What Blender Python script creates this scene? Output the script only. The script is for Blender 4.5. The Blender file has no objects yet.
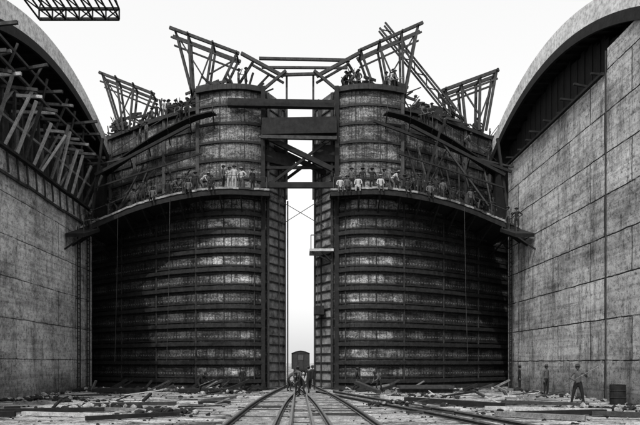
import bpy, bmesh, math, random
import numpy as np
from mathutils import Vector, Matrix
random.seed(7); np.random.seed(7)
scene=bpy.context.scene
scene.view_settings.view_transform='Standard'
scene.view_settings.look='None'
scene.view_settings.exposure=0
COL=scene.collection

# ------------------------------------------------------------ materials
def new_mat(name):
    m=bpy.data.materials.new(name); m.use_nodes=True
    nt=m.node_tree; b=nt.nodes['Principled BSDF']
    return m,nt,b
def N(nt,t,**k):
    n=nt.nodes.new(t)
    for a,v in k.items(): setattr(n,a,v)
    return n
def math_(nt,op,a,b=None,clamp=False):
    n=N(nt,'ShaderNodeMath',operation=op); n.use_clamp=clamp
    for i,v in enumerate((a,b)):
        if v is None: continue
        if isinstance(v,(int,float)): n.inputs[i].default_value=v
        else: nt.links.new(v,n.inputs[i])
    return n.outputs[0]
def ramp(nt,src,stops):
    r=N(nt,'ShaderNodeValToRGB'); e=r.color_ramp.elements
    while len(e)<len(stops): e.new(0.5)
    for i,(p,v) in enumerate(stops):
        e[i].position=p; e[i].color=(v,v,v,1)
    nt.links.new(src,r.inputs[0]); return r.outputs[0]
def noise(nt,vec,scale,detail=5,rough=.6):
    n=N(nt,'ShaderNodeTexNoise'); n.inputs['Scale'].default_value=scale
    n.inputs['Detail'].default_value=detail; n.inputs['Roughness'].default_value=rough
    nt.links.new(vec,n.inputs['Vector']); return n.outputs[0]
def objco(nt): return N(nt,'ShaderNodeTexCoord').outputs['Object']
def mapping(nt,v,scale):
    m=N(nt,'ShaderNodeMapping'); m.inputs['Scale'].default_value=scale
    nt.links.new(v,m.inputs[0]); return m.outputs[0]
def mixmul(nt,a,b,f=1.0):
    m=N(nt,'ShaderNodeMixRGB',blend_type='MULTIPLY'); m.inputs[0].default_value=f
    nt.links.new(a,m.inputs[1]); nt.links.new(b,m.inputs[2]); return m.outputs[0]
def addc(nt,a,b):
    m=N(nt,'ShaderNodeMixRGB',blend_type='ADD'); m.inputs[0].default_value=1
    nt.links.new(a,m.inputs[1]); nt.links.new(b,m.inputs[2]); return m.outputs[0]
def bump(nt,b,h,strength=.4,dist=.03):
    n=N(nt,'ShaderNodeBump'); n.inputs['Strength'].default_value=strength; n.inputs['Distance'].default_value=dist
    nt.links.new(h,n.inputs['Height']); nt.links.new(n.outputs[0],b.inputs['Normal'])
def mottled(name,lo,hi,scale=2.0,rough=.8,bs=.4,stretch=(1,1,1)):
    m,nt,b=new_mat(name)
    v=mapping(nt,objco(nt),stretch)
    n1=noise(nt,v,scale,5,.7)
    c=ramp(nt,n1,[(.3,lo),(.7,hi)])
    n2=noise(nt,objco(nt),scale*9,2,.7)
    c=mixmul(nt,c,ramp(nt,n2,[(.3,.45),(.6,1)]))
    nt.links.new(c,b.inputs['Base Color']); b.inputs['Roughness'].default_value=rough
    b.inputs['Specular IOR Level'].default_value=.25
    if bs: bump(nt,b,n1,bs)
    return m
def concrete_wall(name,base=.36,w=4.6,h=2.3,offs=.4,line=.25,lw=.035,vmin=.25):
    m,nt,b=new_mat(name)
    co=objco(nt); s=N(nt,'ShaderNodeSeparateXYZ'); nt.links.new(co,s.inputs[0])
    c=N(nt,'ShaderNodeCombineXYZ')
    wob=math_(nt,'MULTIPLY',noise(nt,co,.9,3),.14)
    nt.links.new(math_(nt,'ADD',s.outputs[1],wob),c.inputs[0])
    nt.links.new(math_(nt,'ADD',s.outputs[2],wob),c.inputs[1])
    br=N(nt,'ShaderNodeTexBrick'); nt.links.new(c.outputs[0],br.inputs[0])
    br.inputs['Scale'].default_value=1; br.inputs['Brick Width'].default_value=w; br.inputs['Row Height'].default_value=h
    br.inputs['Mortar Size'].default_value=lw; br.inputs['Mortar Smooth'].default_value=.3
    br.offset=offs
    br.inputs['Color1'].default_value=(1,1,1,1); br.inputs['Color2'].default_value=(.74,.74,.74,1)
    br.inputs['Mortar'].default_value=(line,line,line,1)
    vis=ramp(nt,noise(nt,co,.8,3,.7),[(.34,vmin),(.46,1)])
    mj=N(nt,'ShaderNodeMixRGB',blend_type='MIX'); nt.links.new(vis,mj.inputs[0]); mj.inputs[1].default_value=(.85,.85,.85,1); nt.links.new(br.outputs['Color'],mj.inputs[2])
    big=ramp(nt,noise(nt,mapping(nt,co,(1,.6,1)),.22,6,.8),[(.36,base*.42),(.48,base),(.60,base*1.45)])
    st=ramp(nt,noise(nt,mapping(nt,co,(1,1.0,.14)),.8,5,.78),[(.38,.45),(.50,1)])
    sp=ramp(nt,noise(nt,co,4.5,7,.95),[(.43,.25),(.50,1)])
    bd=ramp(nt,noise(nt,mapping(nt,co,(1,.12,3.2)),1.4,3,.6),[(.40,.74),(.50,1)])
    col=mixmul(nt,mixmul(nt,mixmul(nt,mixmul(nt,big,st),sp),bd),mj.outputs[0])
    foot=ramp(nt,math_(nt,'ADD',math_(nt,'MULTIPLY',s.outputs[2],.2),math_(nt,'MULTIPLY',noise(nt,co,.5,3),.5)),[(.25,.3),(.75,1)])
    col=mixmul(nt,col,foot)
    nt.links.new(col,b.inputs['Base Color']); b.inputs['Roughness'].default_value=.93
    b.inputs['Specular IOR Level'].default_value=.2
    hh=math_(nt,'ADD',math_(nt,'MULTIPLY',br.outputs['Fac'],-1),math_(nt,'MULTIPLY',noise(nt,co,4,4,.7),.7))
    bump(nt,b,hh,.6,.06)
    return m
ROW=1.42
def steel_plate(name,lower):
    m,nt,b=new_mat(name)
    co=objco(nt); s=N(nt,'ShaderNodeSeparateXYZ'); nt.links.new(co,s.inputs[0])
    c=N(nt,'ShaderNodeCombineXYZ'); nt.links.new(s.outputs[0],c.inputs[0])
    nt.links.new(math_(nt,'SUBTRACT',s.outputs[2],.7),c.inputs[1])
    br=N(nt,'ShaderNodeTexBrick'); nt.links.new(c.outputs[0],br.inputs[0])
    br.offset=.5 if lower else 0.0; br.inputs['Scale'].default_value=1
    br.inputs['Brick Width'].default_value=1.3 if lower else 1.9
    br.inputs['Row Height'].default_value=ROW
    br.inputs['Mortar Size'].default_value=.045; br.inputs['Mortar Smooth'].default_value=.3
    br.inputs['Color1'].default_value=(.10,.10,.10,1) if lower else (.35,.35,.35,1); br.inputs['Color2'].default_value=(1,1,1,1)
    br.inputs['Mortar'].default_value=(.05,.05,.05,1)
    zr=math_(nt,'DIVIDE',math_(nt,'SUBTRACT',s.outputs[2],.7),ROW)
    n0=noise(nt,mapping(nt,co,(.7,.7,1.5)),1.3,5,.75)
    f=math_(nt,'FRACT',math_(nt,'ADD',zr,math_(nt,'MULTIPLY',math_(nt,'SUBTRACT',n0,.5),.16)))
    t=math_(nt,'ABSOLUTE',math_(nt,'SUBTRACT',f,.54))
    band=ramp(nt,t,[(.20,1),(.27,.10)]) if lower else ramp(nt,t,[(.34,1),(.44,.25)])
    g=noise(nt,mapping(nt,co,(.5,.5,1.6)),1.0,6,.85)
    patch=ramp(nt,g,[(.42,.10),(.50,.50),(.57,1.0)])
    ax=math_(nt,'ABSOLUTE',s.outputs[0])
    glare_zone=ramp(nt,math_(nt,'ADD',math_(nt,'MULTIPLY',ax,.05),math_(nt,'MULTIPLY',math_(nt,'SUBTRACT',n0,.5),.10)),
              [(.15,.12),(.21,.46 if lower else .22),(.35,.40 if lower else .20),(.42,.07 if lower else .11),(.7,.05 if lower else .10)])  # highlight of the lit panels painted into the plate colour
    col=mixmul(nt,mixmul(nt,mixmul(nt,glare_zone,band),patch),br.outputs['Color'])  # bands and patches break up the painted glare
    base=ramp(nt,g,[(.38,.004),(.62,.024 if lower else .05)])
    col=addc(nt,col,base)
    sc=ramp(nt,noise(nt,mapping(nt,co,(.8,.8,5)),3.0,5,.9),[(.60,0),(.67,.20)])
    col=addc(nt,col,sc)
    run=ramp(nt,noise(nt,mapping(nt,co,(3,3,.16)),1.3,4,.75),[(.41,.35),(.50,1)])
    col=mixmul(nt,col,run)
    fx=math_(nt,'ABSOLUTE',math_(nt,'SUBTRACT',math_(nt,'FRACT',math_(nt,'MULTIPLY',s.outputs[0],4.0)),.5))
    z1=math_(nt,'ABSOLUTE',math_(nt,'SUBTRACT',math_(nt,'FRACT',math_(nt,'MULTIPLY',zr,2)),.84))
    rv=math_(nt,'MULTIPLY',math_(nt,'LESS_THAN',fx,.26),math_(nt,'LESS_THAN',z1,.07))
    col=addc(nt,col,math_(nt,'MULTIPLY',rv,.07))
    sp=ramp(nt,noise(nt,co,8,3,.9),[(.41,.25),(.54,1.15)])
    nt.links.new(mixmul(nt,col,sp),b.inputs['Base Color'])
    b.inputs['Roughness'].default_value=.6; b.inputs['Specular IOR Level'].default_value=.2
    bump(nt,b,math_(nt,'ADD',g,rv),.4,.03)
    return m
M={}
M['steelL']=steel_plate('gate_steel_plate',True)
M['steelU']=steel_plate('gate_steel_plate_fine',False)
M['rib']=mottled('rib_steel',.003,.028,3,.7)
M['post']=mottled('post_steel',.01,.06,4,.7,.3,(1,1,.4))
M['end']=mottled('end_post_steel',.03,.34,1.6,.7)
M['dark']=mottled('tarred_timber',.003,.018,3,.85)
M['wood']=mottled('raw_timber',.07,.22,2.5,.85,.3)
M['wood2']=mottled('weathered_timber',.012,.055,3,.85,.3)
M['palew']=mottled('pale_timber',.22,.5,2.5,.85,.3)
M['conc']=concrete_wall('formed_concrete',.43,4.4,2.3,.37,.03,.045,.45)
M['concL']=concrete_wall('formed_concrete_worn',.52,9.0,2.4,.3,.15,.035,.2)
M['rim']=mottled('smooth_concrete',.5,.75,.5,.9,.2)
M['recess']=mottled('recess_shade_tone',.003,.012,1.5,.95,.3,(1,6,1))  # near-black colour paints in the shade of the arch recess and soffit
M['rail']=mottled('rail_steel',.06,.18,5,.4)
M['tie']=mottled('dusty_sleeper',.08,.36,3,.9)
M['rope']=mottled('rope',.02,.05,5,.9)
M['skin']=mottled('skin',.06,.12,6,.7,0)
M['white']=mottled('white_cotton',.22,.42,9,.9,0)
M['grey']=mottled('grey_cotton',.04,.10,9,.9,0)
M['black']=mottled('dark_wool',.006,.015,9,.9,0)
M['hat']=mottled('straw_hat',.12,.28,9,.9,0)
M['hatd']=mottled('felt_hat',.015,.04,9,.9,0)
M['stone']=mottled('broken_stone',.06,.4,3,.95)
M['car']=mottled('wagon_paint',.012,.04,2,.7)
def ground_mat():
    m,nt,b=new_mat('lock_floor_ground'); co=objco(nt)
    a=ramp(nt,noise(nt,mapping(nt,co,(.35,1.2,1)),.35,6,.8),[(.41,.07),(.47,.36),(.58,.62)])
    d=ramp(nt,noise(nt,mapping(nt,co,(.5,1,1)),1.3,7,.92),[(.44,.04),(.49,.75),(.6,1)])
    e=ramp(nt,noise(nt,co,8,4,.9),[(.42,.2),(.50,1)])
    nt.links.new(mixmul(nt,mixmul(nt,a,d),e),b.inputs['Base Color']); b.inputs['Roughness'].default_value=.95
    b.inputs['Specular IOR Level'].default_value=.2
    bump(nt,b,noise(nt,co,3,6,.8),.9,.12); return m
M['ground']=ground_mat()

# ------------------------------------------------------------ builder
class B:
    def __init__(s): s.v=[];s.f=[];s.m=[];s.mats=[]
    def mi(s,k):
        if k not in s.mats: s.mats.append(k)
        return s.mats.index(k)
    def add(s,vs,fs,k):
        o=len(s.v); s.v+= [tuple(v) for v in vs]
        for f in fs: s.f.append([i+o for i in f]); s.m.append(s.mi(k))
    def beam(s,p,q,w=.2,h=None,k='wood'):
        h=w if h is None else h
        p=Vector(p);q=Vector(q);d=q-p
        if d.length<1e-4: return
        d.normalize(); up=Vector((0,0,1))
        if abs(d.z)>.97: up=Vector((0,1,0))
        a=d.cross(up).normalized()*(w/2); b=a.normalized().cross(d).normalized()*(h/2)
        vs=[p-a-b,p+a-b,p+a+b,p-a+b,q-a-b,q+a-b,q+a+b,q-a+b]
        s.add(vs,[(0,1,2,3),(7,6,5,4),(0,4,5,1),(1,5,6,2),(2,6,7,3),(3,7,4,0)],k)
    def box(s,a,b,k):
        x0,y0,z0=[min(a[i],b[i]) for i in range(3)];x1,y1,z1=[max(a[i],b[i]) for i in range(3)]
        s.add([(x0,y0,z0),(x1,y0,z0),(x1,y1,z0),(x0,y1,z0),(x0,y0,z1),(x1,y0,z1),(x1,y1,z1),(x0,y1,z1)],
          [(3,2,1,0),(4,5,6,7),(0,1,5,4),(1,2,6,5),(2,3,7,6),(3,0,4,7)],k)
    def tube(s,pts,rs,k,n=6,closed=True):
        rings=[]
        for i,p in enumerate(pts):
            p=Vector(p); a=Vector(pts[max(0,i-1)]); c=Vector(pts[min(len(pts)-1,i+1)])
            d=(c-a).normalized(); up=Vector((0,0,1)) if abs(d.z)<.9 else Vector((1,0,0))
            u=d.cross(up).normalized(); w=u.cross(d)
            rings.append([p+u*math.cos(t*2*math.pi/n)*rs[i]+w*math.sin(t*2*math.pi/n)*rs[i] for t in range(n)])
        vs=[v for r in rings for v in r]; fs=[]
        for i in range(len(pts)-1):
            for t in range(n):
                fs.append((i*n+t,i*n+(t+1)%n,(i+1)*n+(t+1)%n,(i+1)*n+t))
        if closed: fs.append(tuple(range(n))[::-1]); fs.append(tuple((len(pts)-1)*n+t for t in range(n)))
        s.add(vs,fs,k)
    def obj(s,name,parent=None,loc=(0,0,0),rot=0,smooth=False):
        me=bpy.data.meshes.new(name); me.from_pydata(s.v,[],s.f)
        for k in s.mats: me.materials.append(M[k])
        me.polygons.foreach_set('material_index',s.m)
        if smooth: me.polygons.foreach_set('use_smooth',[True]*len(s.f))
        bm=bmesh.new(); bm.from_mesh(me); bmesh.ops.recalc_face_normals(bm,faces=bm.faces); bm.to_mesh(me); bm.free()
        o=bpy.data.objects.new(name,me); COL.objects.link(o); o.location=loc; o.rotation_euler=(0,0,rot)
        if parent: o.parent=parent
        return o
def empty(name):
    e=bpy.data.objects.new(name,None); COL.objects.link(e); return e

# ------------------------------------------------------------ ground
b=B(); b.add([(-1500,-300,0),(1500,-300,0),(1500,3000,0),(-1500,3000,0)],[(0,1,2,3)],'ground'); b.obj('ground')

# ------------------------------------------------------------ lock walls
def zi(y): return 22.7-.0205*(y-42)**2
def wall(sg):
    e=empty('lock_wall')
    key='concL' if sg<0 else 'conc'
    top=14.4 if sg<0 else 18.2
    X=17*sg; XO=30*sg; XR=20.4*sg
    b=B()
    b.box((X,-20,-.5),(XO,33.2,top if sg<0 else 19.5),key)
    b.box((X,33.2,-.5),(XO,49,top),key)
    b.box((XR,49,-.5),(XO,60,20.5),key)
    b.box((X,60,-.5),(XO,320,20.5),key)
    b.obj('wall_face',e)
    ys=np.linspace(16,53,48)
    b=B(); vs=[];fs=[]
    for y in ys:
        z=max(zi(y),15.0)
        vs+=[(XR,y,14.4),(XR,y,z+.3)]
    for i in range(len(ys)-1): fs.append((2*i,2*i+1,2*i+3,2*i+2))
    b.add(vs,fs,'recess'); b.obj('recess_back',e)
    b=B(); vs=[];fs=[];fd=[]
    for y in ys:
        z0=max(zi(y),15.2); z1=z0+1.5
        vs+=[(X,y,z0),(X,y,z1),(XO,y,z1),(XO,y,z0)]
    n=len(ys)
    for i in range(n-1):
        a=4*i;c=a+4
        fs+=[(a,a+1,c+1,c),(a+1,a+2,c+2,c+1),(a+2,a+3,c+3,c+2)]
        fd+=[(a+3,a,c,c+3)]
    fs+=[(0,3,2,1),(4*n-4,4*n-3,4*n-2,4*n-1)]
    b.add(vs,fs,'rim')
    for f in fd: b.f.append(list(f)); b.m.append(b.mi('recess'))  # soffit shade painted with the recess tone
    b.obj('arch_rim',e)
    b=B()
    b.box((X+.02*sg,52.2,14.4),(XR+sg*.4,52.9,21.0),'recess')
    for y in np.arange(24,52,1.4):
        z=max(zi(y),16)
        b.beam((X+sg*.1,y,z-.12),(XR,y,z-.12),.2,.24,'dark')
    for i in range(n-1):
        y0,y1=ys[i],ys[i+1]
        b.beam((X-sg*.04,y0,max(zi(y0),15.2)-.15),(X-sg*.04,y1,max(zi(y1),15.2)-.15),.2,.6,'dark')
    if sg>0:
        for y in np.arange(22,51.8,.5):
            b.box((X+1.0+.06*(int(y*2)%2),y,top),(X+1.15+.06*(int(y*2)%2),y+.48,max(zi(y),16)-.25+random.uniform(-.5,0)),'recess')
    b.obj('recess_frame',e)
    return e
wall(-1); wall(1)

b=B()
b.beam((16.94,33.25,0),(16.94,33.25,19.4),.06,.06,'post')
b.beam((16.85,33.4,18.2),(16.85,49,18.2),.2,.16,'dark')
rr=random.Random(9)
for y in np.arange(34,49,1.7):
    b.beam((16.5+rr.uniform(-.3,.3),y,18.35+rr.uniform(0,.4)),(18.0,y+.3,18.5),.12,.12,'dark')
b.obj('wall_waling')

# left wall formwork
b=B()
for i,y in enumerate(np.arange(22,48.6,1.25)):
    j=lambda a=.2: random.uniform(-a,a)
    b.beam((-17.1,y+j(),14.2+j()),(-15.8+j(.4),y+j(.4),17.7+j(.6)),.15,.15,random.choice(['wood','palew','palew','wood2']))
    b.beam((-18.3,y+j(),18.1+j()),(-15.4+j(.7),y+j(),17.9+j(.3)),.13,.18,random.choice(['wood','palew','wood2']))
    b.beam((-17.15,y+j(),14.4),(-17.15+j(),y,18.3),.16,.16,'wood2')
    b.beam((-16.75,y,13.0+j(.1)),(-16.85,y,14.3),.1,.1,'wood2')
    if i%2==0:
        b.beam((-18.5,y+j(),19.9+j(.4)),(-15.8+j(.9),y+j(.6),20.0+j(.3)),.15,.18,random.choice(['wood2','wood']))
        b.beam((-17.2,y,18.2),(-16.4+j(.4),y+j(.5),20.6),.12,.12,'wood2')
for z,x,k,w in ((14.35,-16.75,'dark',.3),(13.0,-16.9,'wood2',.12),(16.3,-16.95,'wood',.15),(18.3,-15.9,'wood2',.15),(18.3,-17,'wood2',.2),(20.15,-16.6,'wood2',.14)):
    for y0 in np.arange(20,48.5,5.7):
        b.beam((x+random.uniform(-.06,.06),y0,z+random.uniform(-.08,.08)),(x,min(48.5,y0+5.9),z+random.uniform(-.08,.08)),w,.16,k)
for y in np.arange(22,47,3.4):
    b.beam((-17,y,14.5),(-17,y+3.3,18.2),.1,.1,'wood')
for y in np.arange(20,49,.42):
    b.box((-17.9,y,14.45),(-17.8-.04*random.random(),y+.4,17.9+random.uniform(-.9,.4)),random.choice(['wood2','wood2','dark','wood']))
b.obj('wall_formwork')

def ladder(x,y,z0,z1,name):
    b=B()
    for dy in (-.25,.25): b.beam((x,y+dy,z0),(x,y+dy,z1),.07,.07,'dark')
    for z in np.arange(z0+.3,z1,.35): b.beam((x,y-.25,z),(x,y+.25,z),.05,.05,'dark')
    for z in np.arange(z0+1,z1,3): b.beam((x,y,z),(x+(.2 if x>0 else -.2),y,z),.06,.06,'dark')
    b.obj(name)
ladder(-16.8,45.6,0,12.4,'wall_ladder')
ladder(-16.8,47.6,0,14,'wall_ladder')
ladder(16.8,47.8,0,14,'wall_ladder')

# ------------------------------------------------------------ gate leaves
FX=[2.73,4.2,6,8,10,12.5,15,17.5,19.7]
FY=[46.7,46.15,46.15,46.8,47.8,49.5,51.4,53.4,55.2]
def smooth_interp(xs,ys,x):
    xs=np.array(xs);ys=np.array(ys)
    k=int(np.clip(np.searchsorted(xs,x)-1,0,len(xs)-2))
    m=np.gradient(ys,xs); h=xs[k+1]-xs[k]; t=(x-xs[k])/h
    return float((2*t**3-3*t**2+1)*ys[k]+(t**3-2*t**2+t)*h*m[k]+(-2*t**3+3*t**2)*ys[k+1]+(t**3-t**2)*h*m[k+1])
def fy(x): return smooth_interp(FX,FY,x)
ZS=15.1
def fo(x,z):
    if z<ZS: return -.35*min(1,max(0,(x-2.73)/1.2))
    return .9 if x>8.1 else .2
WX=[2.3,6,9.1,12.5,15.3,16.9]; WY=[45.0,44.0,44.3,45.4,46.3,46.2]; WZ=[15.06,14.88,14.55,14.0,13.2,12.5]
def wy(x): return smooth_interp(WX,WY,x)
def wz(x): return smooth_interp(WX,WZ,x)
def gtop(x): return 23.35 if x<8.05 else 22.2
def leaf(sg):
    e=empty('lock_gate_leaf')
    by=lambda x: np.interp(x,[1.3,4,8,12,20],[49.3,50,50.9,53.2,58.6])
    def sheet(x0,x1,z0,z1,k,name):
        b=B(); xs=np.linspace(x0,x1,44); vs=[];fs=[]
        zm=(z0+z1)/2
        for x in xs:
            xb=x if x>3.2 else 1.35+(x-2.73)*(3.2-1.35)/(3.2-2.73)
            yf=fy(x)+fo(x,zm)
            vs+=[(sg*x,yf,z0),(sg*x,yf,z1),(sg*xb,by(xb),z1),(sg*xb,by(xb),z0)]
        n=len(xs)
        for i in range(n-1):
            a=4*i;c=a+4
            fs+=[(a,a+1,c+1,c),(a+1,a+2,c+2,c+1),(a+2,a+3,c+3,c+2),(a+3,a,c,c+3)]
        fs+=[(0,3,2,1),(4*n-4,4*n-3,4*n-2,4*n-1)]
        b.add(vs,fs,k); return b.obj(name,e)
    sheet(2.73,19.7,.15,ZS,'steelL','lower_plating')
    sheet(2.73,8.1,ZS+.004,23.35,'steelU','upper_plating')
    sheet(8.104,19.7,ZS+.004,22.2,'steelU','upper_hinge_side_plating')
    b=B(); xs=np.concatenate([np.linspace(2.75,8.08,16),np.linspace(8.12,19.7,30)])
    def run(z,pr,hh,k,x0=2.7,x1=20):
        for i in range(len(xs)-1):
            a,c=xs[i],xs[i+1]
            if a<x0 or a>x1 or abs(c-a)<.1: continue
            b.beam((sg*a,fy(a)+fo(a,z)-pr/2,z),(sg*c,fy(c)+fo(c,z)-pr/2,z),pr,hh,k)
    for z in np.arange(.7,22.9,ROW):
        if z>ZS-.2 and z<ZS+.6: continue
        low=z<ZS
        run(z,.24 if low else .12,.28 if low else .16,'rib',2.7,20 if z<21.9 else 7.9)
        if low: run(z+.32,.06,.08,'rib'); run(z-.3,.06,.08,'rib')
    run(.15,.4,.4,'rib'); run(23.3,.35,.4,'rib',2.7,7.9); run(22.2,.35,.3,'rib',8.1,20)
    b.obj('horizontal_ribs',e)
    b=B()
    b.beam((sg*2.85,46.45,0),(sg*2.85,46.45,23.5),.3,.3,'dark')
    b.beam((sg*3.5,fy(3.5)-.28,0),(sg*3.5,fy(3.5)-.28,ZS),.10,.16,'rib')
    for x,w in ((5.8,.05),(8.05,.12),(11.6,.1),(15.2,.1),(19.5,.3)):
        b.beam((sg*x,fy(x)+fo(x,1)-.05,0.1),(sg*x,fy(x)+fo(x,1)-.05,ZS),w,.12,'rib')
    for x in (8.02,11.2,14.2,17,19.5):
        b.beam((sg*x,fy(x)+fo(x,20)-.08,ZS),(sg*x,fy(x)+fo(x,20)-.08,gtop(x)),.26,.18,'post')
    for x in np.arange(4.3,19,1.9):
        b.beam((sg*x,fy(x)+fo(x,20)-.03,ZS),(sg*x,fy(x)+fo(x,20)-.03,gtop(x)),.06,.08,'rib')
    b.obj('stiffeners',e)
    b=B()
    p0=Vector((sg*2.72,46.85,0)); p1=Vector((sg*1.33,49.3,0)); off=Vector((-sg*.10,-.04,0))
    P=lambda t,z: p0.lerp(p1,t)+off+Vector((0,0,z))
    b.add([P(0.02,.2),P(.98,.2),P(.98,23.3),P(0.02,23.3)],[(0,1,2,3)],'end')
    for t,w in ((.05,.2),(.62,.12),(.97,.16)):
        b.beam(P(t,.1)+off*.6,P(t,23.2)+off*.6,w,w,'rib')
    for z in np.arange(.7,23.2,ROW/2):
        b.beam(P(0,z)+off*.4,P(1,z)+off*.4,.10,.10,'rib')
    b.obj('mitre_end_frame',e)
    return e
leaf(-1); leaf(1)

# ------------------------------------------------------------ walkways
def walkway(sg):
    b=B(); xs=np.linspace(2.3,16.9,40)
    f=lambda x: fy(max(x,2.73))+.22
    def prism(x0,x1,k,zt,th):
        v=[(sg*x0,wy(x0),wz(x0)+zt),(sg*x1,wy(x1),wz(x1)+zt),(sg*x1,f(x1)+(.8 if x1>8.2 else 0),wz(x1)+zt),(sg*x0,f(x0)+(.8 if x0>8.2 else 0),wz(x0)+zt)]
        v+=[(a,c,z-th) for a,c,z in v]
        b.add(v,[(0,1,2,3),(7,6,5,4),(0,4,5,1),(1,5,6,2),(2,6,7,3),(3,7,4,0)],k)
    for i in range(len(xs)-1): prism(xs[i],xs[i+1],'dark',0,.12)
    for i in range(len(xs)-1):
        a,c=xs[i],xs[i+1]
        b.beam((sg*a,wy(a)-.06,wz(a)+.02+random.uniform(-.03,.03)),(sg*c,wy(c)-.06,wz(c)+.02+random.uniform(-.03,.03)),.12,.14,random.choice(['tie','tie','wood','wood2']))
        b.beam((sg*a,wy(a)+.0,wz(a)-.26),(sg*c,wy(c)+.0,wz(c)-.26),.10,.38,'dark')
    for x in np.arange(2.9,16.5,1.5):
        g=fy(max(x,2.73))-.4
        b.beam((sg*x,wy(x)+.1,wz(x)-.45),(sg*x,g,wz(x)-1.5),.10,.12,'dark')
        b.beam((sg*x,wy(x)+.1,wz(x)-.25),(sg*x,g,wz(x)-.25),.14,.2,'dark')
    pr=None
    for x in np.arange(2.5,16.9,2.05):
        p=(sg*x,wy(x)+.08,wz(x)); q=(sg*(x+random.uniform(-.05,.05)),wy(x)+.08,wz(x)+1.0)
        b.beam(p,q,.06,.06,'wood2')
        if pr: b.beam(pr,q,.03,.03,'rope')
        pr=q
    b.beam((sg*16.2,46.5,12.4),(sg*16.2,43.2,11.3),1.4,.25,'dark')
    for t in (0,.5,1):
        y=46.3-3.0*t; z=12.35-1.05*t
        b.beam((sg*15.7,y,z-.1),(sg*17,y,z-1.0),.1,.1,'dark')
        b.beam((sg*15.6,y,z),(sg*15.6,y,z+1.0),.06,.06,'wood2')
    b.obj('scaffold_walkway')
    b=B()
    X2=[4.0,8,12,16,18.6]
    pz=lambda x: np.interp(x,X2,[21.3,21.0,20.1,19.0,18.2])
    xs=np.linspace(6.5,18.3,24)
    for i in range(len(xs)-1):
        a,c=xs[i],xs[i+1]
        b.beam((sg*a,fy(a)-.6,pz(a)),(sg*c,fy(c)-.6,pz(c)),.8,.10,'dark')
    for x in np.arange(6.6,18,1.9):
        b.beam((sg*x,fy(x)-.9,pz(x)),(sg*x,fy(x)+.1,pz(x)-.9),.08,.08,'dark')
        b.beam((sg*x,fy(x)-.95,pz(x)-.1),(sg*x,fy(x)-.95,pz(x)+1.0),.06,.06,'wood2')
        b.beam((sg*x,fy(x)-.95,pz(x)+1.0),(sg*(x+1.9),fy(min(19,x+1.9))-.95,pz(x+1.9)+1.0),.04,.04,'wood2')
    b.obj('scaffold_stage')
    b=B(); rr=random.Random(11+sg)
    for k in range(6 if sg<0 else 12):
        x=rr.uniform(8.5,16.5); dx=rr.uniform(-3,3); x2=min(max(x+dx,8.5),17)
        z0=wz(x)+.1; z1=rr.uniform(16.0,20)
        b.beam((sg*x,wy(x)+rr.uniform(.8,1.6),z0),(sg*x2,fy(x2)+rr.uniform(0,.6),z1),rr.uniform(.07,.14),None,rr.choice(['wood2','dark','dark']))
    b.beam((sg*15.8,46.3,16.6),(sg*8.4,45.5,20.1),.2,.22,'dark')
    b.beam((sg*15.8,46.3,15.6),(sg*7.4,45.2,17.9),.10,.12,'dark')
    b.beam((sg*16.2,46.6,13.2),(sg*15.3,46.5,19.5),.18,.18,'dark')
    b.beam((sg*16.9,47.5,17.6),(sg*12.5,46.5,18.2),.12,.12,'wood2')
    if sg>0:
        b.beam((5.6,45.6,20.5),(16.4,46.5,16.9),.16,.2,'dark'); b.beam((9.2,45.4,14.6),(10.8,45.8,20.2),.14,.14,'dark'); b.beam((10.8,45.8,19),(14.5,46.2,14.2),.12,.12,'wood2')
    b.obj('derrick_props')
    b=B()
    for x in ((9.6,13.9) if sg<0 else (12.4,)):
        b.tube([(sg*x,wy(x)-.12,wz(x)-.2),(sg*(x+.1),wy(x)-.12,7.5),(sg*(x+.25),wy(x)-.1,2.2)],[.018]*3,'rope',5)
    b.obj('hanging_ropes')
walkway(-1); walkway(1)

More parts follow.
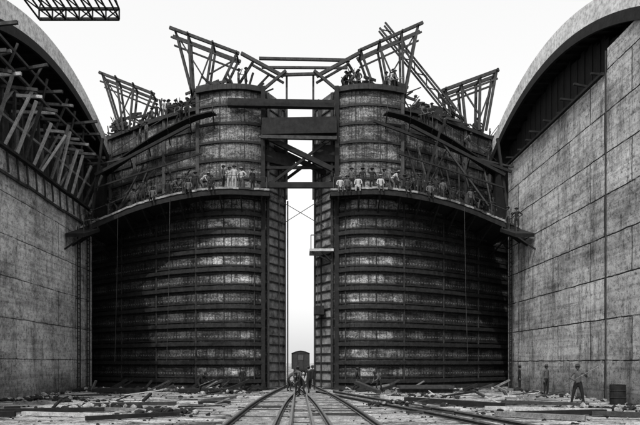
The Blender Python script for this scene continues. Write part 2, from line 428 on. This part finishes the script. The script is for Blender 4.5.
# ------------------------------------------------------------ top trestles
def trestle(sg,top,legs,y0,y1,diag=(),sc=.17):
    b=B()
    for y in (y0,y1):
        (x0,z0),(x1,z1)=top
        b.beam((sg*x0,y,z0),(sg*x1,y,z1),sc*1.2,sc*1.3,'wood2')
        b.beam((sg*(x0-.1),y,z0-.75),(sg*(x1+.2),y,z1-.7),sc*.7,sc*.7,'wood2')
        for (a,za,c,zc) in legs: b.beam((sg*a,y,za),(sg*c,y,zc),sc,sc,'wood2')
        if y==y0:
            for (a,za,c,zc) in diag: b.beam((sg*a,y+.12,za),(sg*c,y+.12,zc),sc*.6,sc*.6,'wood2')
    for (a,za,c,zc) in legs:
        b.beam((sg*a,y0-.4,za),(sg*a,y1+.4,za),sc*.8,sc*.8,'wood2')
    b.obj('timber_trestle')
for sg in (-1,1):
    if sg<0:
        trestle(sg,((10.5,29.1),(4.9,27.0)),[(10.0,28.7,8.3,22.2),(9.0,28.5,8.6,22.2),(7.0,27.8,7.7,23.3),(5.1,27.0,6.9,23.3)],48.3,49.6,[(10,28.7,7.2,24.2),(7,27.7,8.6,23.4),(5.2,26.6,7.5,25.3)])
        trestle(sg,((17.3,27.1),(12.5,25.2)),[(17,26.9,15.5,22.1),(15.8,26.6,15.2,22.1),(14.3,26.0,14.7,22.1),(12.7,25.3,13.9,22.1)],51.6,52.8,[(17,26.9,14.4,23),(14.3,26,15.6,23)],.16)
    else:
        trestle(sg,((9.9,29.5),(4.7,27.2)),[(9.5,29.2,8.2,22.2),(8.2,28.7,8.4,22.2),(6.4,27.9,7.3,23.3),(4.9,27.2,6.3,23.3)],48.3,49.6,[(9.5,29,6.9,24.6),(6.4,27.7,8.0,24.0),(8.2,28.5,9.0,26.2)])
        trestle(sg,((17.1,27.3),(12.2,25.5)),[(16.9,27.2,16.0,22.1),(15.5,26.6,15.4,22.1),(13.9,26.0,14.3,22.1),(12.5,25.6,13.3,22.1)],51.6,52.8,[(16.9,27.0,15.5,23.2),(13.9,25.9,15.4,23.6),(12.5,25.4,14.2,23)],.2)
b=B()
A=Vector((6.9,50.5,30.4)); C=Vector((12.9,50.5,23.0))
for o in ((-.22,-.2,-.2),(.22,.2,.2),(-.22,.3,-.2),(.22,-.3,.2)):
    b.beam(A+Vector(o),C+Vector(o),.12,.12,'wood2')
for i in range(12):
    t=i/12;u=(i+1)/12;s1=1 if i%2 else -1
    b.beam(A.lerp(C,t)+Vector((.22*s1,0,.2*s1)),A.lerp(C,u)-Vector((.22*s1,0,.2*s1)),.07,.07,'wood2')
b.obj('derrick_boom')
b=B()
for sg in (-1,1):
    b.beam((sg*4.6,46.9,26.3),(sg*1.3,46.9,24.5),.24,.24,'wood2')
    b.beam((sg*3.9,47.8,25.9),(sg*1.3,47.8,24.4),.16,.16,'wood2')
    b.beam((sg*3.0,46.8,23.3),(sg*1.1,46.8,24.9),.2,.2,'wood2')
    b.beam((sg*5.3,47.5,23.4),(sg*3.6,47.3,26.0),.16,.16,'wood2')
    b.beam((sg*1.05,47.4,15),(sg*1.05,47.4,25),.16,.16,'wood2')
    b.beam((sg*1.5,48.3,15),(sg*1.5,48.3,23.3),.12,.12,'wood2')
b.beam((-3.2,46.9,25.9),(3.9,46.9,25.75),.2,.2,'wood2')
b.beam((-3.0,46.9,25.2),(3.7,46.9,25.15),.16,.16,'wood2')
b.beam((-1.6,46.9,24.6),(1.5,46.9,24.7),.2,.2,'wood2')
b.obj('timber_portal')
b=B()
b.beam((-5.5,45.7,21.9),(2.6,45.7,21.75),.5,.55,'dark')
b.beam((-2.9,46.4,20.2),(2.8,46.4,20.3),1.2,1.25,'dark')
b.beam((-3.0,45.7,19.3),(2.8,45.7,19.2),.3,.25,'wood2')
b.beam((-3.0,45.6,15.6),(2.6,45.6,15.6),.3,.42,'dark')
b.beam((-2.8,46.8,17.3),(2.8,46.8,17.35),.2,.2,'dark')
for y in (46.2,47.9):
    b.beam((-2.8,y,19.6),(2.5,y,17.0),.32,.36,'dark')
    b.beam((2.7,y,19.6),(-2.4,y,15.8),.18,.2,'dark')
b.beam((-2.9,46.9,18.3),(-.4,47.4,17.9),.4,.9,'dark')
b.beam((1.0,46.9,18.4),(2.8,47.1,18.4),.8,1.3,'dark')
b.beam((-2.6,46.9,15.4),(1.9,47.5,12.9),.04,.04,'rope'); b.beam((2.5,46.9,15.4),(-1.7,47.5,12.9),.04,.04,'rope')
b.obj('bridging_beam')
b=B()
b.box((.75,46.4,10.75),(2.6,48.4,10.95),'palew')
for x in (.9,1.7,2.5): b.beam((x,46.5,10.7),(2.6,46.9,9.9),.1,.1,'dark')
b.beam((.85,46.45,10.9),(.85,46.45,12),.07,.07,'wood2'); b.beam((.85,46.45,12),(2.6,46.45,12),.06,.06,'wood2')
b.box((1.1,47,5.9),(1.9,48.2,6.6),'dark'); b.beam((1.4,47.5,6.6),(1.4,47.5,10.8),.05,.05,'rope')
b.beam((-1.15,47.6,1.0),(-1.15,47.6,14.5),.06,.06,'rope')
b.beam((-1.0,48.6,0),(-1.0,48.6,15.2),.12,.12,'wood2')
b.obj('scaffold_landing')
b=B(); rr=random.Random(5)
for sg in (-1,1):
    for k in range(60):
        x=rr.uniform(3,18.5); y=fy(x)+rr.uniform(.5,2.2); z=gtop(x)
        L=rr.uniform(.5,1.9); a=rr.uniform(-1.2,1.2)
        b.beam((sg*x,y,z),(sg*(x+L*math.sin(a)),y+rr.uniform(-.3,.3),z+L*math.cos(a)),rr.uniform(.05,.14),None,rr.choice(['wood2','dark','dark']))
    for k in range(18):
        x=rr.uniform(3,17.5); y=fy(x)+rr.uniform(.7,1.6); z=gtop(x)+rr.choice([.2,.3,.8,1.2])
        L=rr.uniform(1.0,3); b.beam((sg*x,y,z),(sg*min(x+L,19.2),y+L*.5,z+rr.uniform(-.5,.3)),.1,.2,rr.choice(['wood2','dark']))
    for k in range(14):
        x=rr.uniform(3.4,17.5); y=fy(x)+rr.uniform(.9,1.7); z=gtop(x); w=rr.uniform(.3,.8)
        b.box((sg*x,y,z),(sg*(x+w),y+w,z+rr.uniform(.4,1.1)),'dark')
b.obj('timber_staging')

# ------------------------------------------------------------ hanging crane cradle + cableway
b=B()
x0,x1,y0,y1,z0,z1=-14.0,-9.7,30.2,32.2,20.55,21.1
for z in (z0,z1):
    for y in (y0,y1): b.beam((x0,y,z),(x1,y,z),.13,.13,'dark')
    for x in np.linspace(x0,x1,7): b.beam((x,y0,z),(x,y1,z),.07,.07,'dark')
xs=np.linspace(x0,x1,7)
for x in xs:
    for y in (y0,y1): b.beam((x,y,z0),(x,y,z1),.07,.07,'dark')
for i in range(6):
    for y in (y0,y1): b.beam((xs[i],y,z0 if i%2 else z1),(xs[i+1],y,z1 if i%2 else z0),.05,.05,'dark')
    b.beam((xs[i],y0,z0),(xs[i+1],y1,z0),.05,.05,'dark')
for x in (x0,x1):
    for y in (y0,y1): b.beam((x,y,z1),(-11.8,31.3,27),.05,.05,'rope')
b.beam((-11.8,31.3,27),(-11.8,31.3,40),.07,.07,'rope')
b.obj('hanging_cradle')
b=B()
b.tube([(x,31.3,40+ (x+11)**2*.0008) for x in range(-90,91,10)],[.06]*19,'rope')
for sg in (-1,1):
    for dx in (-2,2):
        for dy in (-2,2): b.beam((sg*90+dx*1.5,31.3+dy*1.5,0),(sg*90+dx*.2,31.3+dy*.2,50),.4,.4,'dark')
b.obj('cableway')

# ------------------------------------------------------------ railway
def track(path,hg=.76,ties=True,name='railway_track',zz=0):
    b=B()
    pts=[Vector(p) for p in path]
    fine=[]
    for y in np.arange(pts[0].y,pts[-1].y,1.0):
        fine.append(Vector((float(smooth_interp([p.y for p in pts],[p.x for p in pts],y)),y,zz)))
    for i in range(len(fine)-1):
        for g in (-hg,hg):
            p=fine[i]+Vector((g,0,.0));q=fine[i+1]+Vector((g,0,.0))
            b.beam(p+Vector((0,0,.09)),q+Vector((0,0,.09)),.14,.02,'rail')
            b.beam(p+Vector((0,0,.15)),q+Vector((0,0,.15)),.03,.12,'rib')
            b.beam(p+Vector((0,0,.22)),q+Vector((0,0,.22)),.08,.05,'rail')
        if ties:
            for k in (0,.62):
                if k and i%2: continue
                c=fine[i].lerp(fine[i+1],k); r=random.uniform(-.12,.12)
                if c.y<70: b.beam(c+Vector((-hg-.4+r,0,-.03)),c+Vector((hg+.4+r,random.uniform(-.05,.05),-.03)),.2,.15,random.choice(['tie','tie','tie','wood2']))
    b.obj(name)
track([(-1.55,4,0),(-1.55,20,0),(-1.42,30,0),(-1.0,40,0),(-.5,49,0),(-.1,58,0),(0,66,0),(0,250,0)])
track([(1.75,4,0),(1.68,20,0),(1.45,30,0),(1.0,40,0),(.5,49,0),(.12,58,0),(0.003,64,0)])
track([(.1,4,0),(.05,20,0),(.02,34,0),(0,44,0)],.36,True,'narrow_gauge_track',-.02)
track([(7.6,14,0),(6.2,22,0),(4.2,31,0),(2.6,38,0),(1.5,43,0)],.6,False,'siding_track',-.07)

b=B(); W=1.45
b.box((-W,0,1.1),(W,9,3.7),'car')
ro=[(-W-.1,3.7),(-W*.6,4.0),(0,4.15),(W*.6,4.0),(W+.1,3.7)]
for (xa,za),(xc,zc) in zip(ro,ro[1:]):
    b.add([(xa,-.2,za),(xc,-.2,zc),(xc,9.2,zc),(xa,9.2,za)],[(0,1,2,3)],'grey')
b.add([(x,-.05,z) for x,z in ro],[(0,1,2,3,4)],'car')
for x in (-W,-.5,.5,W): b.beam((x,-.06,1.1),(x,-.06,3.75),.12,.1,'rib')
b.beam((-.5,-.05,3.6),(-.5,-.05,1.2),.05,.05,'grey'); b.box((-.45,-.04,2.6),(.45,.0,3.4),'grey')
b.box((-1.2,-.3,.8),(1.2,9.3,1.08),'rib'); b.box((-.15,-.9,.8),(.15,-.3,1.0),'rib')
for x in (-.76,.76):
    for y in (.9,2.6,6.4,8.1): b.tube([(x-.07,y,.66),(x+.07,y,.66)],[.42,.42],'rib',14)
for y in (.9,2.6,6.4,8.1): b.tube([(-.8,y,.66),(.8,y,.66)],[.07,.07],'rib',8)
b.obj('railway_wagon',loc=(.1,100,0))
# ------------------------------------------------------------ rubble and timbers
b=B(); rr=random.Random(3)
bm=bmesh.new(); bmesh.ops.create_icosphere(bm,subdivisions=1,radius=1); iv=[v.co.copy() for v in bm.verts]; jf=[[v.index for v in f.verts] for f in bm.faces]; bm.free()
def rock(x,y,r,k,z=0):
    sx,sy,sz=[r*rr.uniform(.6,1.4) for _ in range(3)]; a=rr.uniform(0,6)
    vs=[]
    for v in iv:
        n=rr.uniform(.7,1.2); px,py,pz=v.x*sx*n,v.y*sy*n,v.z*sz*.7*n
        vs.append((x+px*math.cos(a)-py*math.sin(a),y+px*math.sin(a)+py*math.cos(a),z+pz+r*.25))
    b.add(vs,jf,k)
for _ in range(1500):
    x=rr.uniform(-16.8,16.8); u=rr.random(); y=46-27*u**1.2
    if abs(x)<2.8 and rr.random()<.5: continue
    rock(x,y,rr.uniform(.02,.08)*(2.0 if rr.random()<.08 and abs(x)>3 else 1),rr.choice(['stone','dark','dark']))
for _ in range(560):
    sg=rr.choice([-1,1]); x=sg*rr.uniform(3,16.6); y=rr.uniform(-2.2,-.8)+min(46,fy(abs(x)))
    rock(x,y,rr.uniform(.08,.34),rr.choice(['stone','dark','dark','dark']))
for _ in range(200):
    sg=rr.choice([-1,1]); x=sg*rr.uniform(15.9,16.9); y=rr.uniform(22,46)
    rock(x,y,rr.uniform(.05,.2),rr.choice(['stone','dark']))
for cx,cy,n,s in ((-9,27,90,1.3),(7,36,70,1.2),(12.5,26,70,1.4),(-14,33,70,1.4),(-5.5,41,50,1.2),(4.6,29,50,.8),(-5.5,24,50,.9)):
    for _ in range(n):
        x=cx+rr.gauss(0,s);y=cy+rr.gauss(0,s*.5)
        if abs(x)<2.9 or abs(x)>16.6: continue
        rock(x,y,rr.uniform(.05,.2),rr.choice(['stone','dark','dark']),max(0,.2-.1*math.hypot(x-cx,y-cy)))
b.obj('rubble')
b=B()
def timber(x,y,L,a,w=.2,z=None,k=None,tilt=0):
    z=w/2+.02 if z is None else z
    dx,dy=math.cos(a)*L/2,math.sin(a)*L/2
    b.beam((x-dx,y-dy,z),(x+dx,y+dy,z+tilt),w,w*.8,k or rr.choice(['wood','wood2','wood2','palew','dark']))
for _ in range(70):
    x=rr.choice([-1,1])*rr.uniform(3.8,15.5); y=rr.uniform(24,45.0)
    timber(x,y,rr.uniform(.5,2.6),rr.uniform(-.9,.9)+(math.pi/2 if rr.random()<.3 else 0),rr.uniform(.05,.16),tilt=rr.choice([0,0,.3]))
for _ in range(90):
    x=rr.choice([-1,1])*rr.uniform(3.2,15.5); y=rr.uniform(43,45.2)
    timber(x,y,rr.uniform(.4,2.0),rr.uniform(-.6,.6),rr.uniform(.08,.25),tilt=rr.choice([0,0,.4,.7]),k=rr.choice(['dark','wood2','dark','wood']))
timber(7.4,29.5,6,2.2,.30,k='dark'); timber(7.9,30.2,5,2.15,.2,k='palew'); timber(6.0,32.5,5,2.35,.25,k='palew')
timber(10.5,25.6,5,-.32,.2,k='palew'); timber(10.3,23.6,4,.25,.24,k='dark'); timber(12.0,29.5,4,-.45,.2,k='wood2'); timber(13.3,22.8,4,-.35,.22,k='wood2'); timber(8.9,22.4,3.2,-.6,.22,k='wood')
timber(-10.5,25,4.5,.18,.22,k='dark'); timber(-9,23.2,4,-.25,.18,k='palew'); timber(-8,29,4,.3,.2,k='wood2'); timber(-12.6,22.6,3.5,.2,.26,k='dark'); timber(-6.2,22.4,3.5,.6,.2,k='dark'); timber(-7.6,25.6,3,-.4,.18,k='wood')
timber(3.9,35,4,1.8,.25,k='wood2',z=.5,tilt=.4); timber(-4.5,33,4,1.2,.2,k='wood')
for i in range(7): timber(-6.5+.05*i,43.6-.3*i,4.5,.02,.25,.15,'dark')
for i in range(6): timber(8.8,43.2-.32*i,3.8,.05,.25,.15+.27*(i%2),'wood2')
for i in range(5): timber(-12.5,42.5-.4*i,3.4,-.1,.3,.2,'dark')
b.obj('scrap_timber')

b=B()
rs=[0,.40,.42,.42,.45,.42,.42,.45,.42,.42,.40,.0]; zs=[0,0,.03,.3,.33,.36,.66,.69,.72,.98,1.0,.96]
b.tube([(0,0,z+i*.0005) for i,z in enumerate(zs)],[max(r,.01)*.9 for r in rs],'dark',20)
b.obj('steel_drum',loc=(16.1,30.4,0))

# ------------------------------------------------------------ people
def person_mesh(name,J,shirt,pants,head_t=(0,-.02,.0),hat='hat',tool=False):
    me=bpy.data.meshes.new('sk')
    R=dict(pel=(.135,.115),wai=(.135,.105),che=(.165,.12),sho=(.10,.09),nec=(.055,.055),
        lsh=(.07,.07),rsh=(.07,.07),lel=(.048,.048),rel=(.048,.048),lwr=(.03,.03),rwr=(.03,.03),lpa=(.04,.022),rpa=(.04,.022),
        lhi=(.098,.1),rhi=(.098,.1),lkn=(.066,.068),rkn=(.066,.068),lan=(.045,.045),ran=(.045,.045),lto=(.045,.03),rto=(.045,.03))
    for s_ in 'lr':
        w=Vector(J[s_+'wr']); e_=Vector(J[s_+'el']); J[s_+'pa']=tuple(w+(w-e_).normalized()*.075)
    order=['pel','wai','che','sho','nec','lsh','rsh','lel','rel','lwr','rwr','lpa','rpa','lhi','rhi','lkn','rkn','lan','ran','lto','rto']
    idx={k:i for i,k in enumerate(order)}
    E=[('pel','wai'),('wai','che'),('che','sho'),('sho','nec'),('sho','lsh'),('sho','rsh'),('lsh','lel'),('rsh','rel'),('lel','lwr'),('rel','rwr'),('lwr','lpa'),('rwr','rpa'),
       ('pel','lhi'),('pel','rhi'),('lhi','lkn'),('rhi','rkn'),('lkn','lan'),('rkn','ran'),('lan','lto'),('ran','rto')]
    me.from_pydata([J[k] for k in order],[(idx[a],idx[c]) for a,c in E],[])
    o=bpy.data.objects.new('sk',me); COL.objects.link(o)
    md=o.modifiers.new('s','SKIN'); md.use_smooth_shade=True
    sv=me.skin_vertices[0].data if me.skin_vertices else None
    if sv is None:
        bm=bmesh.new(); bm.from_mesh(me); bm.verts.layers.skin.verify(); bm.to_mesh(me); bm.free(); sv=me.skin_vertices[0].data
    for k in order: sv[idx[k]].radius=R[k]; sv[idx[k]].use_root=(k=='pel')
    sd=o.modifiers.new('u','SUBSURF'); sd.levels=1; sd.render_levels=1
    dg=bpy.context.evaluated_depsgraph_get(); dg.update()
    ev=bpy.data.meshes.new_from_object(o.evaluated_get(dg))
    b=B()
    kind={}
    for a,c in E:
        t=c[1:] if c[0] in 'lr' else c
        kind[(a,c)]= shirt if c in('wai','che','sho') or t in('sh','el') else ('skin' if c=='nec' or t=='pa' else (shirt if t=='wr' else ('black' if t=='to' else pants)))
    V=[v.co.copy() for v in ev.vertices]
    groups={}
    for p in ev.polygons:
        c0=p.center; best=None;bd=9
        for (a,c) in E:
            A=Vector(J[a]);C=Vector(J[c]);d=C-A
            t=max(0,min(1,(c0-A).dot(d)/max(d.length_squared,1e-6)))
            ds=(c0-(A+d*t)).length
            if ds<bd: bd=ds;best=(a,c)
        groups.setdefault(kind[best],[]).append(list(p.vertices))
    off=len(b.v); b.v+=[tuple(v) for v in V]
    for k,fs in groups.items():
        for f in fs: b.f.append([i+off for i in f]); b.m.append(b.mi(k))
    for s_,sx in (('l',-1),('r',1)):
        w=Vector(J[s_+'wr']); e_=Vector(J[s_+'el']); d=(w-e_).normalized(); pa=Vector(J[s_+'pa'])
        fwd=Vector((0,-1,0)); side=(fwd-d*fwd.dot(d))
        if side.length<.2: side=Vector((1,0,0))-d*d.x
        side.normalize(); n=d.cross(side).normalized()
        if n.dot(Vector((-w.x,0,0)))<0: n=-n
        for i,L in enumerate((.075,.085,.08,.062)):
            o0=pa+side*(.033-.022*i)-d*.01
            b.tube([o0,o0+d*L*.5,o0+d*L*.85+n*L*.25,o0+d*L*1.0+n*L*.55],[.0105,.0095,.0085,.006],'skin',5)
        t0=w.lerp(pa,.45)+side*.03
        b.tube([t0,t0+side*.03+d*.02,t0+side*.036+d*.055+n*.01],[.012,.011,.008],'skin',5)
    nk=Vector(J['nec']); hd=nk+Vector(head_t)+Vector((0,0,.13))
    bm=bmesh.new(); bmesh.ops.create_uvsphere(bm,u_segments=14,v_segments=10,radius=1)
    for v in bm.verts:
        x,y,z=v.co; w=.078*(1-.22*max(0,-z)); 
        v.co=Vector((x*w,y*.098-(.012 if (y<0 and z<-.3) else 0),z*.122))+hd
    b.add([v.co for v in bm.verts],[[v.index for v in f.verts] for f in bm.faces],'skin'); bm.free()
    b.add([hd+Vector(p) for p in ((-.013,-.092,-.02),(.013,-.092,-.02),(0,-.094,.02),(0,-.118,-.02))],[(0,1,3),(1,2,3),(2,0,3),(0,2,1)],'skin')
    for sx in (-1,1):
        b.tube([hd+Vector((sx*.074,.005,-.03)),hd+Vector((sx*.085,.01,.025))],[.012,.018],'skin',6)
        b.tube([hd+Vector((sx*.03-.012,-.093,.01)),hd+Vector((sx*.03+.012,-.093,.01))],[.007,.007],'black',5)
    b.tube([hd+Vector((-.025,-.094,-.055)),hd+Vector((.025,-.094,-.055))],[.005,.005],'black',5)
    b.tube([hd+Vector((0,.018,-.05)),hd+Vector((0,.018,.05))],[.084,.09],'black',12)
    pts=[hd+Vector((0,0,z)) for z in (.045,.052,.058,.06,.12,.145,.15)]
    b.tube(pts,[.16,.165,.16,.098,.09,.07,.02],hat,16)
    if tool:
        a=(Vector(J['lpa'])); c=Vector(J['rpa']); d=(c-a)
        b.tube([a-d.normalized()*.5,c+d.normalized()*.6],[.018,.018],'wood',6)
    me2=bpy.data.meshes.new(name); me2.from_pydata(b.v,[],b.f)
    for k in b.mats: me2.materials.append(M[k])
    me2.polygons.foreach_set('material_index',b.m); me2.polygons.foreach_set('use_smooth',[True]*len(b.f))
    bpy.data.objects.remove(o)
    return me2
def stand():
    return dict(pel=(0,0,.95),wai=(0,0,1.08),che=(0,0,1.27),sho=(0,0,1.42),nec=(0,-.01,1.52),lsh=(-.19,0,1.42),rsh=(.19,0,1.42),lel=(-.25,.03,1.13),rel=(.25,.03,1.13),lwr=(-.26,-.05,.88),rwr=(.26,-.05,.88),
      lhi=(-.1,0,.88),rhi=(.1,0,.88),lkn=(-.12,-.02,.48),rkn=(.12,-.02,.48),lan=(-.13,.02,.08),ran=(.13,.02,.08),lto=(-.15,-.15,.04),rto=(.15,-.15,.04))
def akimbo():
    J=stand(); J.update(lel=(-.42,.08,1.2),lwr=(-.2,-.08,1.02),rel=(.42,.05,1.2),rwr=(.22,-.08,1.04)); return J
def rail_hold():
    J=stand(); J.update(lel=(-.34,-.05,1.2),lwr=(-.20,-.26,1.12),rel=(.36,-.02,1.22),rwr=(.30,-.24,1.34),lkn=(-.19,-.04,.48),rkn=(.17,-.02,.48),lan=(-.26,.02,.08),ran=(.24,.02,.08),lto=(-.31,-.15,.04),rto=(.29,-.14,.04),
       nec=(-.02,-.05,1.52),sho=(-.01,-.02,1.42)); return J
def walk():
    J=stand(); J.update(lkn=(-.11,-.2,.5),lan=(-.11,-.3,.1),lto=(-.12,-.47,.06),rkn=(.11,.08,.5),ran=(.11,.36,.13),rto=(.12,.2,.04),lel=(-.25,.12,1.15),lwr=(-.24,.08,.9),rel=(.25,-.08,1.15),rwr=(.22,-.27,.99)); return J
def bend():
    J=stand(); J.update(pel=(0,.12,.88),wai=(0,.05,1.0),che=(0,-.12,1.14),sho=(0,-.24,1.24),nec=(0,-.33,1.29),lsh=(-.19,-.23,1.24),rsh=(.19,-.23,1.24),lel=(-.24,-.28,.98),rel=(.26,-.3,.98),lwr=(-.15,-.42,.78),rwr=(.2,-.5,.85),
      lhi=(-.1,.1,.83),rhi=(.1,.1,.83),lkn=(-.18,-.1,.48),rkn=(.18,.02,.46),lan=(-.2,-.05,.08),ran=(.22,.2,.08),lto=(-.22,-.22,.04),rto=(.26,.03,.04)); return J
def sit():
    J=stand()
    for k in ('pel','wai','che','sho','nec','lsh','rsh','lel','rel','lwr','rwr','lhi','rhi'):
        x,y,z=J[k]; J[k]=(x,y,z-.83)
    J.update(lkn=(-.14,-.42,.1),rkn=(.14,-.42,.1),lan=(-.14,-.42,-.32),ran=(.16,-.38,-.32),lto=(-.15,-.58,-.38),rto=(.17,-.54,-.38),lel=(-.26,-.05,.32),rel=(.26,-.05,.32),lwr=(-.18,-.28,.2),rwr=(.16,-.28,.2)); return J
def reach():
    J=stand(); J.update(rel=(.34,-.1,1.55),rwr=(.3,-.2,1.8),lel=(-.3,-.1,1.2),lwr=(-.22,-.32,1.22),lan=(-.2,.02,.08),lto=(-.22,-.15,.04)); return J
PM=[]
for nm,fn,tool in (('stand',stand,False),('akimbo',akimbo,False),('walk',walk,False),('bend',bend,True),('sit',sit,False),('reach',reach,False),('work_bar',rail_hold,True)):
    ht=(0,-.02,0) if nm!='bend' else (0,-.1,-.03)
    PM.append([person_mesh(nm+'_a',fn(),'white','grey',ht,'hat',tool),
               person_mesh(nm+'_b',fn(),'grey','black',ht,'hatd',tool),
               person_mesh(nm+'_c',fn(),'white','white',ht,'hatd',tool),
               person_mesh(nm+'_d',fn(),'black','black',ht,'hatd',tool)])
ST,AK,WK,BE,SI,RE,HO=range(7)
def worker(p,v,x,y,z,rot=0,s=1.0):
    o=bpy.data.objects.new('worker',PM[p][v]); COL.objects.link(o); o.location=(x,y,z); o.rotation_euler=(0,0,math.radians(rot)); o.scale=(s,s,s); return o
worker(HO,1,13.9,30.0,0,-25,1.14)
worker(ST,1,15.95,38.9,0,30,1.12)
worker(ST,3,16.2,44.3,0,60,1.1)
worker(ST,1,-.15,38.0,.04,150,1.05); worker(WK,3,.6,40.5,.04,200,1.05); worker(BE,1,-.75,43.5,.04,90,1.05)
worker(ST,3,.95,46,.04,10,1.05); worker(AK,3,-.2,52,.04,180); worker(BE,3,.1,36.5,.04,-60)
worker(BE,3,-6.8,40.8,0,70); worker(BE,1,5.6,42.5,0,-60); worker(WK,3,4.2,44.2,0,90); worker(ST,3,-4.2,44,0,20)
def onw(p,v,xs,t=.35,rot=0):
    x=abs(xs); y=wy(x)*(1-t)+(fy(max(x,2.8))-.4)*t; z=wz(x)
    if p==SI: y=wy(x)-.02
    worker(p,v,xs,y,z+(.01 if p!=SI else .04),rot,1.03)
for a in ((ST,2,-4.9,.3,10),(RE,2,-5.3,.5,40),(AK,0,-4.4,.6,-30),(ST,1,-5.7,.25,70),(BE,0,-7.3,.4,90),(ST,3,-7.9,.5,180),(SI,1,-8.2,.3,0),(ST,3,-8.6,.5,20),(BE,1,-9.6,.3,80),
          (ST,3,-12.0,.2,0),(BE,3,-12.6,.5,60),(ST,1,-13.0,.3,150),(SI,3,-6.5,.3,5),(SI,1,-11.0,0,0),(BE,3,-14.6,.3,-70),(ST,3,-10.2,.6,0),(ST,3,-3.6,.7,40),
          (SI,0,3.0,0,0),(SI,1,3.5,0,10),(ST,1,3.9,.6,0),(SI,2,4.3,0,-8),(ST,3,4.7,.6,160),(RE,3,5.4,.6,160),(SI,0,5.9,0,0),(ST,1,6.3,.6,60),(BE,0,6.9,.3,90),(ST,3,7.3,.7,0),(SI,3,7.9,0,0),(BE,3,8.6,.6,-60),(ST,3,9.0,.4,20),
          (AK,3,10.4,.4,0),(ST,1,10.9,.3,180),(BE,3,11.4,.3,-80),(ST,3,12.1,.6,10),(ST,1,13.2,.2,10),(WK,3,13.7,.3,90),(SI,1,9.6,0,0),(ST,3,15.2,.2,0),(BE,3,14.6,.6,30),(RE,3,8.0,.8,180)): onw(*a)
worker(AK,3,16.1,44.6,11.87,-40); worker(ST,1,15.9,45.8,12.27,-80); worker(BE,3,-16.1,45.4,12.13,60)
rr=random.Random(21)
for sg in (-1,1):
    for k in range(6):
        x=rr.uniform(7,17.5); z=np.interp(x,[4.0,8,12,16,18.6],[21.3,21.0,20.1,19.0,18.2])+.05
        worker(rr.choice([ST,BE,AK,RE]),rr.choice([1,1,3,3,3]),sg*x,fy(x)-.6,z,rr.uniform(-180,180))
    cl=[rr.uniform(3.8,17) for _ in range(6)]
    for k in range(20 if sg>0 else 12):
        x=min(18,max(3.4,rr.choice(cl)+rr.gauss(0,.6))); worker(rr.choice([ST,BE,AK,RE,WK]),rr.choice([1,3,3,3,1,0]),sg*x,fy(x)+(1.1 if x>8.1 else .4)+rr.uniform(.1,.8),gtop(x)+.0,rr.uniform(-180,180))

# ------------------------------------------------------------ camera, light, sky
cam=bpy.data.cameras.new('camera'); co=bpy.data.objects.new('camera',cam); COL.objects.link(co)
co.location=(0,0,2.1); co.rotation_euler=(math.pi/2,0,0)
cam.lens=33.75; cam.sensor_width=36; cam.shift_x=.03125; cam.shift_y=.235; cam.clip_end=5000; cam.clip_start=.1
scene.camera=co
d=Vector((.20,.60,-.78)).normalized()
sun=bpy.data.lights.new('sun','SUN'); sun.energy=3.6; sun.angle=math.radians(.6); sun.color=(1,.99,.975)
so=bpy.data.objects.new('sun',sun); COL.objects.link(so); so.rotation_euler=d.to_track_quat('-Z','Y').to_euler(); so.location=(-20,-30,60)
w=bpy.data.worlds.new('World'); scene.world=w; w.use_nodes=True; nt=w.node_tree
sky=nt.nodes.new('ShaderNodeTexSky'); sky.sky_type='NISHITA'; sky.sun_disc=False
sky.sun_elevation=math.asin(-d.z); sky.sun_rotation=math.atan2(-d.x,-d.y)%(2*math.pi)
sky.dust_density=6; sky.air_density=1.0
bw=nt.nodes.new('ShaderNodeRGBToBW'); nt.links.new(sky.outputs[0],bw.inputs[0])
hz=nt.nodes.new('ShaderNodeMath'); hz.operation='ADD'; hz.inputs[1].default_value=4.8
nt.links.new(bw.outputs[0],hz.inputs[0])
bg=nt.nodes['Background']; nt.links.new(hz.outputs[0],bg.inputs[0]); bg.inputs[1].default_value=.15
